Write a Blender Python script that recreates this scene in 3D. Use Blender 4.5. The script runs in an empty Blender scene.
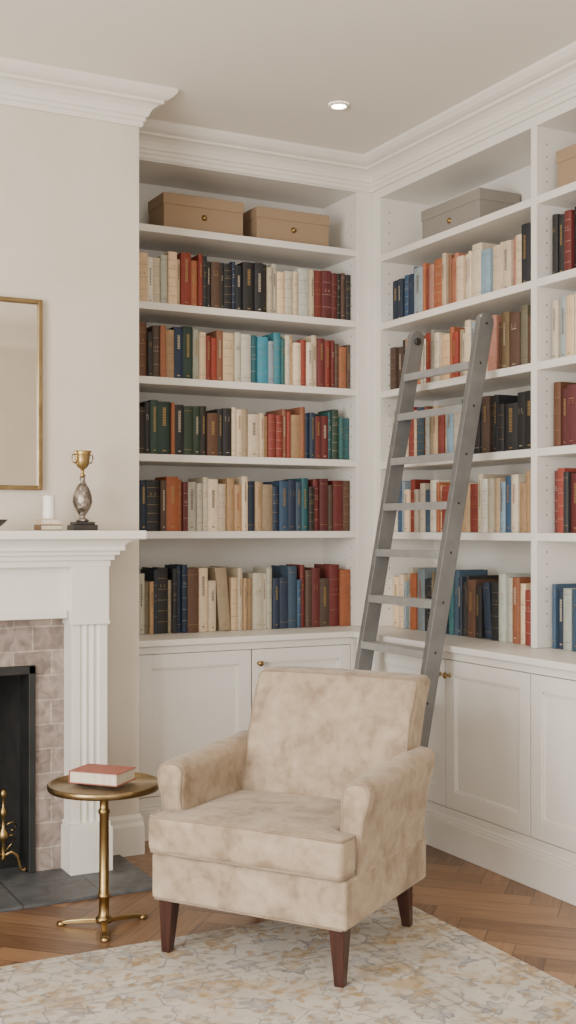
import bpy, bmesh, math, random
from mathutils import Vector, Matrix
random.seed(31)
scene = bpy.context.scene
COL = scene.collection
WLOC = {}

# ------------------------------------------------------------------ materials
def nt(name):
    m = bpy.data.materials.new(name); m.use_nodes = True
    n = m.node_tree.nodes; l = m.node_tree.links
    return m, n, l, n['Principled BSDF']

def mat(name, c1, c2=None, scale=8, rough=0.5, metal=0.0, bump=0.0, bscale=60, detail=4, sheen=0.0, stretch=None, spec=None):
    m, n, l, p = nt(name)
    p.inputs['Roughness'].default_value = rough
    p.inputs['Metallic'].default_value = metal
    if spec is not None: p.inputs['Specular IOR Level'].default_value = spec
    if sheen: 
        p.inputs['Sheen Weight'].default_value = sheen
    p.inputs['Base Color'].default_value = (*c1, 1)
    tc = n.new('ShaderNodeTexCoord'); mp = n.new('ShaderNodeMapping')
    l.new(tc.outputs['Object'], mp.inputs[0])
    if stretch: mp.inputs['Scale'].default_value = stretch
    if c2 is not None:
        t = n.new('ShaderNodeTexNoise'); t.inputs['Scale'].default_value = scale; t.inputs['Detail'].default_value = detail
        l.new(mp.outputs[0], t.inputs['Vector'])
        r = n.new('ShaderNodeValToRGB')
        r.color_ramp.elements[0].position = .35; r.color_ramp.elements[1].position = .65
        r.color_ramp.elements[0].color = (*c1, 1); r.color_ramp.elements[1].color = (*c2, 1)
        l.new(t.outputs['Fac'], r.inputs[0]); l.new(r.outputs[0], p.inputs['Base Color'])
    if bump:
        t2 = n.new('ShaderNodeTexNoise'); t2.inputs['Scale'].default_value = bscale; t2.inputs['Detail'].default_value = 5
        l.new(mp.outputs[0], t2.inputs['Vector'])
        b = n.new('ShaderNodeBump'); b.inputs['Strength'].default_value = bump; b.inputs['Distance'].default_value = .01
        l.new(t2.outputs['Fac'], b.inputs['Height']); l.new(b.outputs[0], p.inputs['Normal'])
    return m

M_WALL = mat('wall_plaster', (.64,.575,.485), (.69,.625,.535), 3, .9, bump=.15, bscale=25)
M_CEIL = mat('ceiling_paint', (.82,.775,.70), (.83,.785,.71), 2, .95)
M_TRIM = mat('trim_paint', (.76,.725,.66), (.78,.745,.68), 4, .45)
M_PAINT = mat('joinery_paint', (.75,.72,.665), (.77,.74,.685), 4, .4)
M_BRASS = mat('aged_brass', (.40,.28,.12), (.28,.19,.08), 12, .34, 1.0)
M_BRONZE = mat('bronze', (.24,.17,.085), (.34,.25,.13), 15, .33, 1.0)
M_BLACK = mat('black_iron', (.012,.012,.012), (.02,.02,.02), 10, .55)
M_SOOT = mat('soot_brick', (.01,.01,.01), (.02,.018,.016), 10, .9)
M_LADDER = mat('grey_metal_paint', (.175,.175,.172), (.205,.205,.20), 18, .34, .35)
M_RUNG = mat('pale_grey_metal', (.33,.33,.325), (.38,.38,.37), 18, .32, .35)
M_BOLT = mat('dark_bolt', (.05,.05,.05), None, rough=.4, metal=.8)
M_WALNUT = mat('dark_mahogany', (.030,.010,.008), (.055,.019,.012), 8, .28, stretch=(8,8,1))
M_BOXTAN = mat('tan_card', (.31,.213,.13), (.325,.225,.14), 3, .75)
M_BOXGREY = mat('taupe_card', (.25,.225,.195), (.265,.238,.207), 3, .75)
M_PAGE = mat('paper_pages', (.72,.66,.54), (.62,.55,.43), 60, .9, stretch=(1,1,.1))
M_GOLD = mat('gilt_foil', (.33,.22,.09), None, rough=.4, metal=.5)
M_INKD = mat('dark_ink', (.13,.10,.08), None, rough=.6)
M_INKC = mat('cream_ink', (.42,.36,.27), None, rough=.6)
M_INKR = mat('red_ink', (.30,.09,.06), None, rough=.6)
M_WAX = mat('candle_wax', (.85,.82,.75), None, rough=.4)
M_SILVER = mat('dark_silver', (.42,.37,.32), (.12,.10,.085), 45, .3, 1.0, bump=.9, bscale=70)
M_STONE = mat('black_stone', (.02,.02,.02), (.04,.035,.03), 20, .3)

def fabric_mat():
    m,n,l,p=nt('mottled_velvet'); p.inputs['Roughness'].default_value=.85; p.inputs['Sheen Weight'].default_value=.2
    p.inputs['Sheen Roughness'].default_value=.4
    tc=n.new('ShaderNodeTexCoord')
    def no(sc,det,dist):
        t=n.new('ShaderNodeTexNoise'); t.inputs['Scale'].default_value=sc; t.inputs['Detail'].default_value=det; t.inputs['Distortion'].default_value=dist
        l.new(tc.outputs['Object'],t.inputs['Vector']); return t
    a=no(8.5,8,.9); b=no(30,5,.5)
    ad=n.new('ShaderNodeMath'); ad.operation='MULTIPLY_ADD'; ad.inputs[1].default_value=.32
    l.new(b.outputs['Fac'],ad.inputs[0]); 
    mu=n.new('ShaderNodeMath'); mu.operation='MULTIPLY'; mu.inputs[1].default_value=.68; l.new(a.outputs['Fac'],mu.inputs[0]); l.new(mu.outputs[0],ad.inputs[2])
    r=n.new('ShaderNodeValToRGB'); e=r.color_ramp.elements
    e[0].position=.37; e[0].color=(.255,.185,.122,1); e[1].position=.66; e[1].color=(.455,.365,.265,1)
    x=e.new(.49); x.color=(.365,.28,.195,1)
    l.new(ad.outputs[0],r.inputs[0]); l.new(r.outputs[0],p.inputs['Base Color'])
    f=no(260,3,0); bp=n.new('ShaderNodeBump'); bp.inputs['Strength'].default_value=.3; bp.inputs['Distance'].default_value=.004
    l.new(f.outputs['Fac'],bp.inputs['Height']); 
    g=no(10,5,.8); bp2=n.new('ShaderNodeBump'); bp2.inputs['Strength'].default_value=.55; bp2.inputs['Distance'].default_value=.014
    l.new(g.outputs['Fac'],bp2.inputs['Height']); l.new(bp.outputs[0],bp2.inputs['Normal']); l.new(bp2.outputs[0],p.inputs['Normal'])
    return m
M_FABRIC=fabric_mat()
M_PIPE = mat('velvet_piping', (.235,.17,.115), (.32,.245,.175), 12, .9, sheen=.2)

def cover_mat():
    m, n, l, p = nt('book_cloth')
    oi = n.new('ShaderNodeObjectInfo'); tc = n.new('ShaderNodeTexCoord')
    t = n.new('ShaderNodeTexNoise'); t.inputs['Scale'].default_value = 40; t.inputs['Detail'].default_value = 5
    l.new(tc.outputs['Object'], t.inputs['Vector'])
    mr = n.new('ShaderNodeMapRange'); mr.inputs['To Min'].default_value = .72; mr.inputs['To Max'].default_value = 1.25
    l.new(t.outputs['Fac'], mr.inputs['Value'])
    v = n.new('ShaderNodeVectorMath'); v.operation = 'SCALE'
    l.new(oi.outputs['Color'], v.inputs[0]); l.new(mr.outputs[0], v.inputs['Scale'])
    l.new(v.outputs[0], p.inputs['Base Color'])
    p.inputs['Roughness'].default_value = .62
    return m
M_COVER = cover_mat()

def brick_mat(name, c1, c2, mortar, bw, bh, swap, rough, ms=.004, noise=10, bump=.3, offset=.5, lo=.6, hi=1.4):
    m, n, l, p = nt(name)
    tc = n.new('ShaderNodeTexCoord'); s = n.new('ShaderNodeSeparateXYZ'); c = n.new('ShaderNodeCombineXYZ')
    l.new(tc.outputs['Object'], s.inputs[0])
    l.new(s.outputs['X'], c.inputs['X']); l.new(s.outputs['Z' if swap else 'Y'], c.inputs['Y'])
    b = n.new('ShaderNodeTexBrick'); b.inputs['Scale'].default_value = 1
    b.inputs['Brick Width'].default_value = bw; b.inputs['Row Height'].default_value = bh
    b.inputs['Mortar Size'].default_value = ms; b.offset = offset
    b.inputs['Color1'].default_value = (*c1, 1); b.inputs['Color2'].default_value = (*c2, 1); b.inputs['Mortar'].default_value = (*mortar, 1)
    # slightly wobbly joints
    wn = n.new('ShaderNodeTexNoise'); wn.inputs['Scale'].default_value = 9
    l.new(tc.outputs['Object'], wn.inputs['Vector'])
    va = n.new('ShaderNodeVectorMath'); va.operation='MULTIPLY_ADD'; va.inputs[1].default_value=(.012,.012,0) if swap else (0,0,0)
    l.new(wn.outputs['Color'], va.inputs[0]); l.new(c.outputs[0], va.inputs[2]); l.new(va.outputs[0], b.inputs['Vector'])
    t = n.new('ShaderNodeTexNoise'); t.inputs['Scale'].default_value = noise; t.inputs['Detail'].default_value = 8; t.inputs['Distortion'].default_value = 1.2
    l.new(tc.outputs['Object'], t.inputs['Vector'])
    mr = n.new('ShaderNodeMapRange'); mr.inputs['From Min'].default_value = .3; mr.inputs['From Max'].default_value = .7
    mr.inputs['To Min'].default_value = lo; mr.inputs['To Max'].default_value = hi
    l.new(t.outputs['Fac'], mr.inputs['Value'])
    v = n.new('ShaderNodeVectorMath'); v.operation = 'SCALE'
    l.new(b.outputs['Color'], v.inputs[0]); l.new(mr.outputs[0], v.inputs['Scale']); l.new(v.outputs[0], p.inputs['Base Color'])
    bp = n.new('ShaderNodeBump'); bp.invert = True; bp.inputs['Strength'].default_value = bump; bp.inputs['Distance'].default_value = .004
    l.new(b.outputs['Fac'], bp.inputs['Height']); l.new(bp.outputs[0], p.inputs['Normal'])
    p.inputs['Roughness'].default_value = rough
    return m
M_MARBLE = brick_mat('pink_stone_tile', (.33,.265,.23), (.215,.165,.145), (.40,.34,.295), .15, .096, True, .42, ms=.003, noise=18, lo=.62, hi=1.38, bump=.7)
M_SLATE = brick_mat('slate_tile', (.075,.08,.085), (.10,.105,.11), (.04,.04,.04), .30, .30, False, .45, noise=9, offset=0)

# ------------------------------------------------------------------ mesh builder
class MB:
    def __init__(s): s.v=[]; s.f=[]; s.m=[]; s.s=[]
    def add(s, vs, fs, m=0, smooth=False):
        o=len(s.v); s.v += [tuple(v) for v in vs]
        for f in fs: s.f.append(tuple(i+o for i in f)); s.m.append(m); s.s.append(smooth)
        return s
    def box(s,x0,x1,y0,y1,z0,z1,m=0):
        return s.add([(x0,y0,z0),(x1,y0,z0),(x1,y1,z0),(x0,y1,z0),(x0,y0,z1),(x1,y0,z1),(x1,y1,z1),(x0,y1,z1)],
            [(0,3,2,1),(4,5,6,7),(0,1,5,4),(1,2,6,5),(2,3,7,6),(3,0,4,7)],m)
    def lathe(s,prof,seg=24,c=(0,0,0),m=0,smooth=True,k=1.0):
        vs=[];fs=[]
        for r,z in prof:
            for i in range(seg):
                a=2*math.pi*i/seg
                vs.append((c[0]+r*k*math.cos(a),c[1]+r*k*math.sin(a),c[2]+z*k))
        for j in range(len(prof)-1):
            for i in range(seg):
                q=(i+1)%seg
                fs.append((j*seg+i,j*seg+q,(j+1)*seg+q,(j+1)*seg+i))
        fs.append(tuple(reversed(range(seg)))); fs.append(tuple((len(prof)-1)*seg+i for i in range(seg)))
        return s.add(vs,fs,m,smooth)
    def tube(s,path,r,seg=8,m=0,closed=False,flat=1.0):
        P=[Vector(p) for p in path]; n=len(P); vs=[];fs=[]
        rr = r if isinstance(r,(list,tuple)) else [r]*n
        for i,p in enumerate(P):
            if closed: t=(P[(i+1)%n]-P[i-1])
            else: t=P[min(i+1,n-1)]-P[max(i-1,0)]
            t.normalize()
            up=Vector((0,0,1)) if abs(t.z)<.95 else Vector((1,0,0))
            a=t.cross(up).normalized(); b=a.cross(t).normalized()
            for k in range(seg):
                th=2*math.pi*k/seg
                vs.append(p+a*math.cos(th)*rr[i]+b*math.sin(th)*rr[i]*flat)
        rng = n if closed else n-1
        for i in range(rng):
            j=(i+1)%n
            for k in range(seg):
                k2=(k+1)%seg
                fs.append((i*seg+k,i*seg+k2,j*seg+k2,j*seg+k))
        if not closed:
            fs.append(tuple(reversed(range(seg)))); fs.append(tuple((n-1)*seg+k for k in range(seg)))
        return s.add(vs,fs,m,True)
    def rbox(s,c,size,r,fn=None,m=0,nin=8,nr=5):
        h=[x/2 for x in size]
        ax=[]
        for a in range(3):
            g=[-h[a]+r*i/nr for i in range(nr)]
            ins=[-h[a]+r+(2*h[a]-2*r)*i/nin for i in range(nin+1)]
            g=g+ins+[-x for x in reversed(g)]
            ax.append(g)
        vid={}; vs=[]; fs=[]
        def V(i,j,k):
            key=(i,j,k)
            if key in vid: return vid[key]
            p=Vector((ax[0][i],ax[1][j],ax[2][k]))
            q=Vector([max(-h[a]+r,min(h[a]-r,p[a])) for a in range(3)])
            d=p-q
            if d.length>1e-9:
                p=q+d.normalized()*r
            p=tuple(p)
            if fn: p=fn(*p)
            vid[key]=len(vs); vs.append((p[0]+c[0],p[1]+c[1],p[2]+c[2])); return vid[key]
        N=[len(a)-1 for a in ax]
        for a in range(3):
            b=(a+1)%3; d=(a+2)%3
            for side in (0,N[a]):
                for i in range(N[b]):
                    for j in range(N[d]):
                        q=[]
                        for (di,dj) in ((0,0),(1,0),(1,1),(0,1)):
                            idx=[0,0,0]; idx[a]=side; idx[b]=i+di; idx[d]=j+dj
                            q.append(V(*idx))
                        if side==0: q.reverse()
                        fs.append(tuple(q))
        return s.add(vs,fs,m,True)
    def sweep(s,path,prof,m=0):
        n=len(path); P=[Vector(p) for p in path]; vs=[];fs=[]
        for i,p in enumerate(P):
            if i==0: d=(P[1]-P[0]).normalized(); off=Vector((d.y,-d.x))
            elif i==n-1: d=(P[-1]-P[-2]).normalized(); off=Vector((d.y,-d.x))
            else:
                d1=(P[i]-P[i-1]).normalized(); d2=(P[i+1]-P[i]).normalized()
                n1=Vector((d1.y,-d1.x)); n2=Vector((d2.y,-d2.x))
                off=(n1+n2); off=off/ (off.dot(n1))
            for o,z in prof: vs.append((p.x+off.x*o,p.y+off.y*o,z))
        k=len(prof)
        for i in range(n-1):
            for j in range(k):
                j2=(j+1)%k
                fs.append((i*k+j,(i+1)*k+j,(i+1)*k+j2,i*k+j2))
        fs.append(tuple(range(k))); fs.append(tuple(reversed([(n-1)*k+j for j in range(k)])))
        return s.add(vs,fs,m)
    def extr(s,poly,axis,a0,a1,m=0,smooth=False):
        def mk(p,a):
            return {'x':(a,p[0],p[1]),'y':(p[0],a,p[1]),'z':(p[0],p[1],a)}[axis]
        n=len(poly)
        vs=[mk(p,a0) for p in poly]+[mk(p,a1) for p in poly]
        fs=[(i,(i+1)%n,n+(i+1)%n,n+i) for i in range(n)]
        s.add(vs,fs,m,smooth)
        o=len(s.v)-2*n
        s.f.append(tuple(o+i for i in reversed(range(n)))); s.m.append(m); s.s.append(False)
        s.f.append(tuple(o+n+i for i in range(n))); s.m.append(m); s.s.append(False)
        return s
    def obj(s,name,mats,parent=None,local=False,bevel=0,origin=None,label=None,fix=True,rot=None,seg=2):
        xs=[v[0] for v in s.v]; ys=[v[1] for v in s.v]; zs=[v[2] for v in s.v]
        c=origin if origin is not None else ((min(xs)+max(xs))/2,(min(ys)+max(ys))/2,min(zs))
        me=bpy.data.meshes.new(name)
        me.from_pydata([(v[0]-c[0],v[1]-c[1],v[2]-c[2]) for v in s.v],[],s.f)
        for mm in mats: me.materials.append(mm)
        me.polygons.foreach_set('material_index',s.m); me.polygons.foreach_set('use_smooth',s.s)
        if fix:
            bm=bmesh.new(); bm.from_mesh(me); bmesh.ops.recalc_face_normals(bm,faces=bm.faces); bm.to_mesh(me); bm.free()
        me.update()
        o=bpy.data.objects.new(name,me); COL.objects.link(o)
        if parent is not None:
            o.parent=parent
            if local: o.location=c
            else:
                b=WLOC[parent.name]; o.location=(c[0]-b[0],c[1]-b[1],c[2]-b[2])
        else: o.location=c
        if rot: o.rotation_euler=rot
        WLOC[o.name]=c
        if bevel:
            b=o.modifiers.new('bevel','BEVEL'); b.width=bevel; b.segments=seg; b.limit_method='ANGLE'; b.angle_limit=math.radians(40)
        if label: o['label']=label
        return o

def thing(name,loc,label,cat,rot=0,group=None):
    e=bpy.data.objects.new(name,None); COL.objects.link(e); e.location=loc; e.rotation_euler=(0,0,rot)
    e.empty_display_size=.1
    e['label']=label; e['category']=cat
    if group: e['group']=group
    WLOC[e.name]=tuple(loc); return e
def tag(o,label,cat,group=None):
    o['label']=label; o['category']=cat
    if group: o['group']=group
    return o
def struct(o): o['kind']='structure'; return o

# ------------------------------------------------------------------ layout constants
CEIL=3.152
BX1=1.75; BY=4.70
CY=4.885; CX=2.90
UY=5.09; UX=3.12
WY=5.46; WX=3.46
LX=-2.2; RY=-1.6
BX0=-0.10
RIGHT_END=2.63
OX0,OX1,OZ=.376,1.284,.816

# ------------------------------------------------------------------ room
def floor_obj():
    W=.105; n=5
    bm=bmesh.new(); uv=bm.loops.layers.uv.new('UVMap'); cl=bm.loops.layers.float_color.new('tone')
    ca,sa=math.cos(math.pi/4),math.sin(math.pi/4)
    def T(x,y): return (x*W*ca-y*W*sa+.6, x*W*sa+y*W*ca+2.0, 0)
    R=60
    def ok(p): return LX-.5<p[0]<WX+.5 and RY-.5<p[1]<WY+.5
    for k in range(-R,R):
        for q in range(-14,15):
            ox,oy=k+q*n,k-q*n
            for (x0,y0,x1,y1,hor) in ((ox,oy,ox+n,oy+1,1),(ox,oy+1,ox+1,oy+1+n,0)):
                if not ok(T((x0+x1)/2,(y0+y1)/2)): continue
                vs=[bm.verts.new(T(*p)) for p in ((x0,y0),(x1,y0),(x1,y1),(x0,y1))]
                f=bm.faces.new(vs); t=random.random(); r=random.random()
                uvs=[(0,0),(n,0),(n,1),(0,1)] if hor else [(0,1),(0,0),(n,0),(n,1)]
                for lp,u in zip(f.loops,uvs):
                    lp[uv].uv=(u[0]/n,u[1]); lp[cl]=(t,r,1-hor,1)
    for co,no in (((LX,0,0),(-1,0,0)),((WX,0,0),(1,0,0)),((0,RY,0),(0,-1,0)),((0,WY,0),(0,1,0))):
        bmesh.ops.bisect_plane(bm,geom=bm.verts[:]+bm.edges[:]+bm.faces[:],plane_co=co,plane_no=no,clear_outer=True)
    me=bpy.data.meshes.new('floor'); bm.to_mesh(me); bm.free()
    m,N,l,p=nt('oak_herringbone')
    at=N.new('ShaderNodeAttribute'); at.attribute_name='tone'
    u=N.new('ShaderNodeUVMap'); u.uv_map='UVMap'
    sp=N.new('ShaderNodeSeparateColor'); l.new(at.outputs['Color'],sp.inputs[0])
    sx=N.new('ShaderNodeSeparateXYZ'); l.new(u.outputs[0],sx.inputs[0])
    cb=N.new('ShaderNodeCombineXYZ')
    a=N.new('ShaderNodeMath'); a.operation='MULTIPLY'; a.inputs[1].default_value=1.5; l.new(sx.outputs['X'],a.inputs[0])
    b=N.new('ShaderNodeMath'); b.operation='MULTIPLY'; b.inputs[1].default_value=5; l.new(sx.outputs['Y'],b.inputs[0])
    c=N.new('ShaderNodeMath'); c.operation='MULTIPLY'; c.inputs[1].default_value=50; l.new(sp.outputs['Green'],c.inputs[0])
    l.new(a.outputs[0],cb.inputs[0]); l.new(b.outputs[0],cb.inputs[1]); l.new(c.outputs[0],cb.inputs[2])
    t=N.new('ShaderNodeTexNoise'); t.inputs['Scale'].default_value=2; t.inputs['Detail'].default_value=5; t.inputs['Distortion'].default_value=.7
    l.new(cb.outputs[0],t.inputs['Vector'])
    ad=N.new('ShaderNodeMath'); ad.operation='MULTIPLY_ADD'; ad.inputs[1].default_value=.44; l.new(sp.outputs['Red'],ad.inputs[0])
    m2=N.new('ShaderNodeMath'); m2.operation='MULTIPLY_ADD'; m2.inputs[1].default_value=.8; m2.inputs[2].default_value=-.11; l.new(t.outputs['Fac'],m2.inputs[0]); l.new(m2.outputs[0],ad.inputs[2])
    r=N.new('ShaderNodeValToRGB'); r.color_ramp.elements[0].position=.15; r.color_ramp.elements[1].position=.85
    r.color_ramp.elements[0].color=(.09,.043,.021,1); r.color_ramp.elements[1].color=(.32,.178,.09,1)
    l.new(ad.outputs[0],r.inputs[0])
    def edge(out,w):
        s1=N.new('ShaderNodeMath'); s1.operation='SUBTRACT'; s1.inputs[1].default_value=.5; l.new(out,s1.inputs[0])
        s2=N.new('ShaderNodeMath'); s2.operation='ABSOLUTE'; l.new(s1.outputs[0],s2.inputs[0])
        s3=N.new('ShaderNodeMath'); s3.operation='GREATER_THAN'; s3.inputs[1].default_value=.5-w; l.new(s2.outputs[0],s3.inputs[0]); return s3
    e1=edge(sx.outputs['X'],.003); e2=edge(sx.outputs['Y'],.018)
    mx=N.new('ShaderNodeMath'); mx.operation='MAXIMUM'; l.new(e1.outputs[0],mx.inputs[0]); l.new(e2.outputs[0],mx.inputs[1])
    mi=N.new('ShaderNodeMix'); mi.data_type='RGBA'; mi.inputs[7].default_value=(.04,.018,.01,1)
    ms=N.new('ShaderNodeMath'); ms.operation='MULTIPLY'; ms.inputs[1].default_value=.85; l.new(mx.outputs[0],ms.inputs[0])
    l.new(ms.outputs[0],mi.inputs[0]); l.new(r.outputs[0],mi.inputs[6]); l.new(mi.outputs[2],p.inputs['Base Color'])
    p.inputs['Roughness'].default_value=.34
    me.materials.append(m)
    o=bpy.data.objects.new('floor',me); COL.objects.link(o); return struct(o)
floor_obj()

struct(MB().box(LX-.1,WX+.1,RY-.1,WY+.1,CEIL,CEIL+.1).obj('ceiling',[M_CEIL]))
struct(MB().box(LX-.1,WX+.1,WY,WY+.1,0,CEIL).obj('wall_back',[M_WALL]))
struct(MB().box(WX,WX+.1,RY,WY,0,CEIL).obj('wall_right',[M_WALL]))
def wall_open(name,fixed,lo,hi,a0,a1,z0,z1,axis):
    w=MB()
    def B(p0,p1,q0,q1):
        if axis=='x': w.box(fixed[0],fixed[1],p0,p1,q0,q1)
        else: w.box(p0,p1,fixed[0],fixed[1],q0,q1)
    B(lo,a0,0,CEIL); B(a1,hi,0,CEIL); B(a0,a1,0,z0); B(a0,a1,z1,CEIL)
    return struct(w.obj(name,[M_WALL]))
wall_open('wall_left',(LX-.1,LX),RY,WY,.2,2.8,.35,2.75,'x')
wall_open('wall_front',(RY-.1,RY),LX-.1,WX+.1,-1.3,1.5,.35,2.75,'y')
def winframe(name,axis,f,a0,a1,z0,z1):
    w=MB()
    def B(p0,p1,q0,q1,d0=-.05,d1=-.01):
        if axis=='x': w.box(f+d0,f+d1,p0,p1,q0,q1)
        else: w.box(p0,p1,f+d0,f+d1,q0,q1)
    t=.05
    B(a0,a0+t,z0,z1);B(a1-t,a1,z0,z1);B(a0+t,a1-t,z0,z0+t);B(a0+t,a1-t,z1-t,z1)
    n=3
    for i in range(1,n):
        x=a0+(a1-a0)*i/n; B(x-.015,x+.015,z0+t,z1-t)
    B(a0+t,a1-t,(z0+z1)/2-.02,(z0+z1)/2+.02)
    struct(w.obj(name,[M_TRIM]))
winframe('window_1','x',LX,.2,2.8,.35,2.75); winframe('window_2','y',RY,-1.3,1.5,.35,2.75)

b=MB(); b.box(BX0,OX0-.02,BY,WY,0,CEIL); b.box(OX1+.02,BX1,BY,WY,0,CEIL); b.box(OX0-.02,OX1+.02,BY,WY,OZ+.02,CEIL)
struct(b.obj('wall_fireplace',[M_WALL]))

H=.140
prof=[(0,CEIL),(0,CEIL-H),(.010,CEIL-H),(.013,CEIL-H+.008),(.013,CEIL-H+.018),(.020,CEIL-H+.022),(.022,CEIL-H+.036),(.030,CEIL-H+.040),
      (.034,CEIL-H+.052),(.044,CEIL-H+.068),(.062,CEIL-H+.081),(.080,CEIL-H+.086),(.080,CEIL-H+.097),(.094,CEIL-H+.101),(.108,CEIL-H+.109),(.120,CEIL-H+.122),(.124,CEIL-H+.128),(.124,CEIL)]
struct(MB().sweep([(LX,WY),(BX0,WY),(BX0,BY),(BX1,BY),(BX1,UY),(UX,UY),(UX,RIGHT_END-.045),(WX,RIGHT_END-.045),(WX,RY),(LX,RY),(LX,WY)],prof).obj('trim_1',[M_TRIM]))
bp=[(0,0),(.018,0),(.018,.12),(.012,.135),(.012,.15),(.004,.165),(0,.165)]
struct(MB().sweep([(1.575,BY),(BX1,BY),(BX1,CY-.0)],bp).obj('baseboard_breast',[M_TRIM]))
struct(MB().sweep([(WX,RIGHT_END-.05),(WX,RY)],bp).obj('baseboard_right',[M_TRIM]))
struct(MB().sweep([(WX,RY),(LX,RY)],bp).obj('baseboard_front',[M_TRIM]))
struct(MB().sweep([(LX,RY),(LX,WY),(BX0,WY),(BX0,BY),(.08,BY)],bp).obj('baseboard_left',[M_TRIM]))

# ------------------------------------------------------------------ joinery
SHA=[.865,1.335,1.685,2.035,2.372,2.722]
SHB=[.865,1.33,1.672,2.02,2.355,2.69]
def bookcase(name,loc,label,axis,a0,a1,face,wall,dividers,openings,SH,OT):
    E=thing(name,loc,label,'bookcase')
    def BX(w,p0,p1,d0,d1,z0,z1):
        if axis=='x': w.box(p0,p1,d0,d1,z0,z1)
        else: w.box(d0,d1,p0,p1,z0,z1)
    w=MB(); BX(w,a0,a1,wall-.02,wall,SH[0],OT+.0); w.obj('back_panel',[M_PAINT],E)
    for (p0,p1) in dividers:
        w=MB(); BX(w,p0,p1,face,wall-.02,SH[0],OT); w.obj('upright_panel',[M_PAINT],E,bevel=.002)
    w=MB(); BX(w,a0,a1,face,wall,OT,CEIL-.002); w.obj('frieze',[M_PAINT],E,bevel=.002)
    for (o0,o1) in openings:
        for z in SH[1:]:
            w=MB(); BX(w,o0,o1,face+.004,wall-.02,z-.033,z); w.obj('shelf',[M_PAINT],E,bevel=.002)
        w=MB()
        e=o1
        z=.95
        while z<2.9:
            if all(abs(z-q)>.03 and abs(z-q+.03)>.03 for q in SH):
                if axis=='x': w.add([(e-.0006,face+.05+dy,z+dz) for dy,dz in ((0,0),(.005,0),(.005,.006),(0,.006))],[(0,1,2,3)])
                else: w.add([(face+.05+dy,e-.0006,z+dz) for dy,dz in ((0,0),(.005,0),(.005,.006),(0,.006))],[(0,1,2,3)])
            z+=.05
        if w.v: w.obj('pin_holes',[M_BOLT],E)
    return E
bookcase('built_in_bookcase',(2.4,5.28,SHA[0]),'white painted alcove bookcase beside the chimney breast','x',BX1+.002,UX,UY,WY-.002,
    [(BX1+.002,1.80),(3.033,UX)],[(1.80,3.033)],SHA,3.006)
bookcase('built_in_bookcase',(3.29,4.0,SHB[0]),'white painted bookcase with the ladder leaning on it','y',RIGHT_END-.045,WY-.01,UX+.001,WX-.002,
    [(RIGHT_END-.045,RIGHT_END),(3.827,3.863),(5.016,UY+.1)],[(RIGHT_END,3.827),(3.863,5.016)],SHB,2.972)

def door(E,axis,p0,p1,face,z0,z1,knob):
    w=MB(); t=.022; fr=.062
    def B(a0,a1,d0,d1,q0,q1,m=0):
        if axis=='x': w.box(a0,a1,face+d0,face+d1,q0,q1,m)
        else: w.box(face+d0,face+d1,a0,a1,q0,q1,m)
    B(p0,p0+fr,0,t,z0,z1);B(p1-fr,p1,0,t,z0,z1);B(p0+fr,p1-fr,0,t,z0,z0+fr+.01);B(p0+fr,p1-fr,0,t,z1-fr,z1)
    B(p0+fr,p1-fr,.011,t,z0+fr,z1-fr)
    bw=.008
    B(p0+fr,p0+fr+bw,.005,.015,z0+fr+.01,z1-fr);B(p1-fr-bw,p1-fr,.005,.015,z0+fr+.01,z1-fr)
    B(p0+fr,p1-fr,.005,.015,z0+fr+.01,z0+fr+.01+bw);B(p0+fr,p1-fr,.005,.015,z1-fr-bw,z1-fr)
    d=w.obj('door',[M_PAINT],E,bevel=.0018)
    if knob is None: return d
    k=MB(); prof=[(.009,0),(.009,.003),(.005,.005),(.005,.014),(.010,.018),(.0135,.024),(.0125,.030),(.007,.033),(.001,.034)]
    vs=[];fs=[];seg=16
    kz=z1-.062
    for r,o in prof:
        for i in range(seg):
            a=2*math.pi*i/seg
            if axis=='x': vs.append((knob+r*math.cos(a),face-o,kz+r*math.sin(a)))
            else: vs.append((face-o,knob+r*math.cos(a),kz+r*math.sin(a)))
    for j in range(len(prof)-1):
        for i in range(seg): fs.append((j*seg+i,j*seg+(i+1)%seg,(j+1)*seg+(i+1)%seg,(j+1)*seg+i))
    k.add(vs,fs,0,True); k.obj('knob',[M_BRASS],d,label='small round aged brass knob')
    return d
def cabinet(name,loc,label,axis,a0,a1,face,wall,doors,pcut=0):
    E=thing(name,loc,label,'cabinet')
    def BX(w,p0,p1,d0,d1,z0,z1):
        if axis=='x': w.box(p0,p1,d0,d1,z0,z1)
        else: w.box(d0,d1,p0,p1,z0,z1)
    z0,z1=.185,.800
    w=MB(); BX(w,a0,a1,face+.022,wall,0,.834)
    BX(w,a0,a1,face,face+.022,z1+.003,.834); BX(w,a0,a1,face,face+.022,.13,z0-.003)
    edges=[a0]+[e for d in doors for e in d[:2]]+[a1]
    edges=sorted(edges)
    for i in range(0,len(edges),2):
        if edges[i+1]-edges[i]>.008: BX(w,edges[i]+(.0 if i==0 else .0015),edges[i+1]-.0015*(i<len(edges)-2),face,face+.022,z0-.003,z1+.003)
    w.obj('body',[M_PAINT],E,bevel=.0015)
    w=MB(); a1p=a1-pcut
    BX(w,a0,a1p,face-.014,face+.02,0,.125); BX(w,a0,a1p,face-.009,face+.02,.125,.14); BX(w,a0,a1p,face-.004,face+.02,.14,.150)
    w.obj('plinth',[M_PAINT],E,bevel=.003)
    for (p0,p1,kn) in doors: door(E,axis,p0+.002,p1-.002,face,z0,z1,kn)
    return E
cabinet('base_cabinet',(2.32,5.15,0),'white shaker cabinet below the alcove bookcase','x',BX1+.020,CX+.03,CY,WY-.002,
    [(1.815,2.357,None),(2.361,2.878,2.361+.032)],.03)
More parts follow.
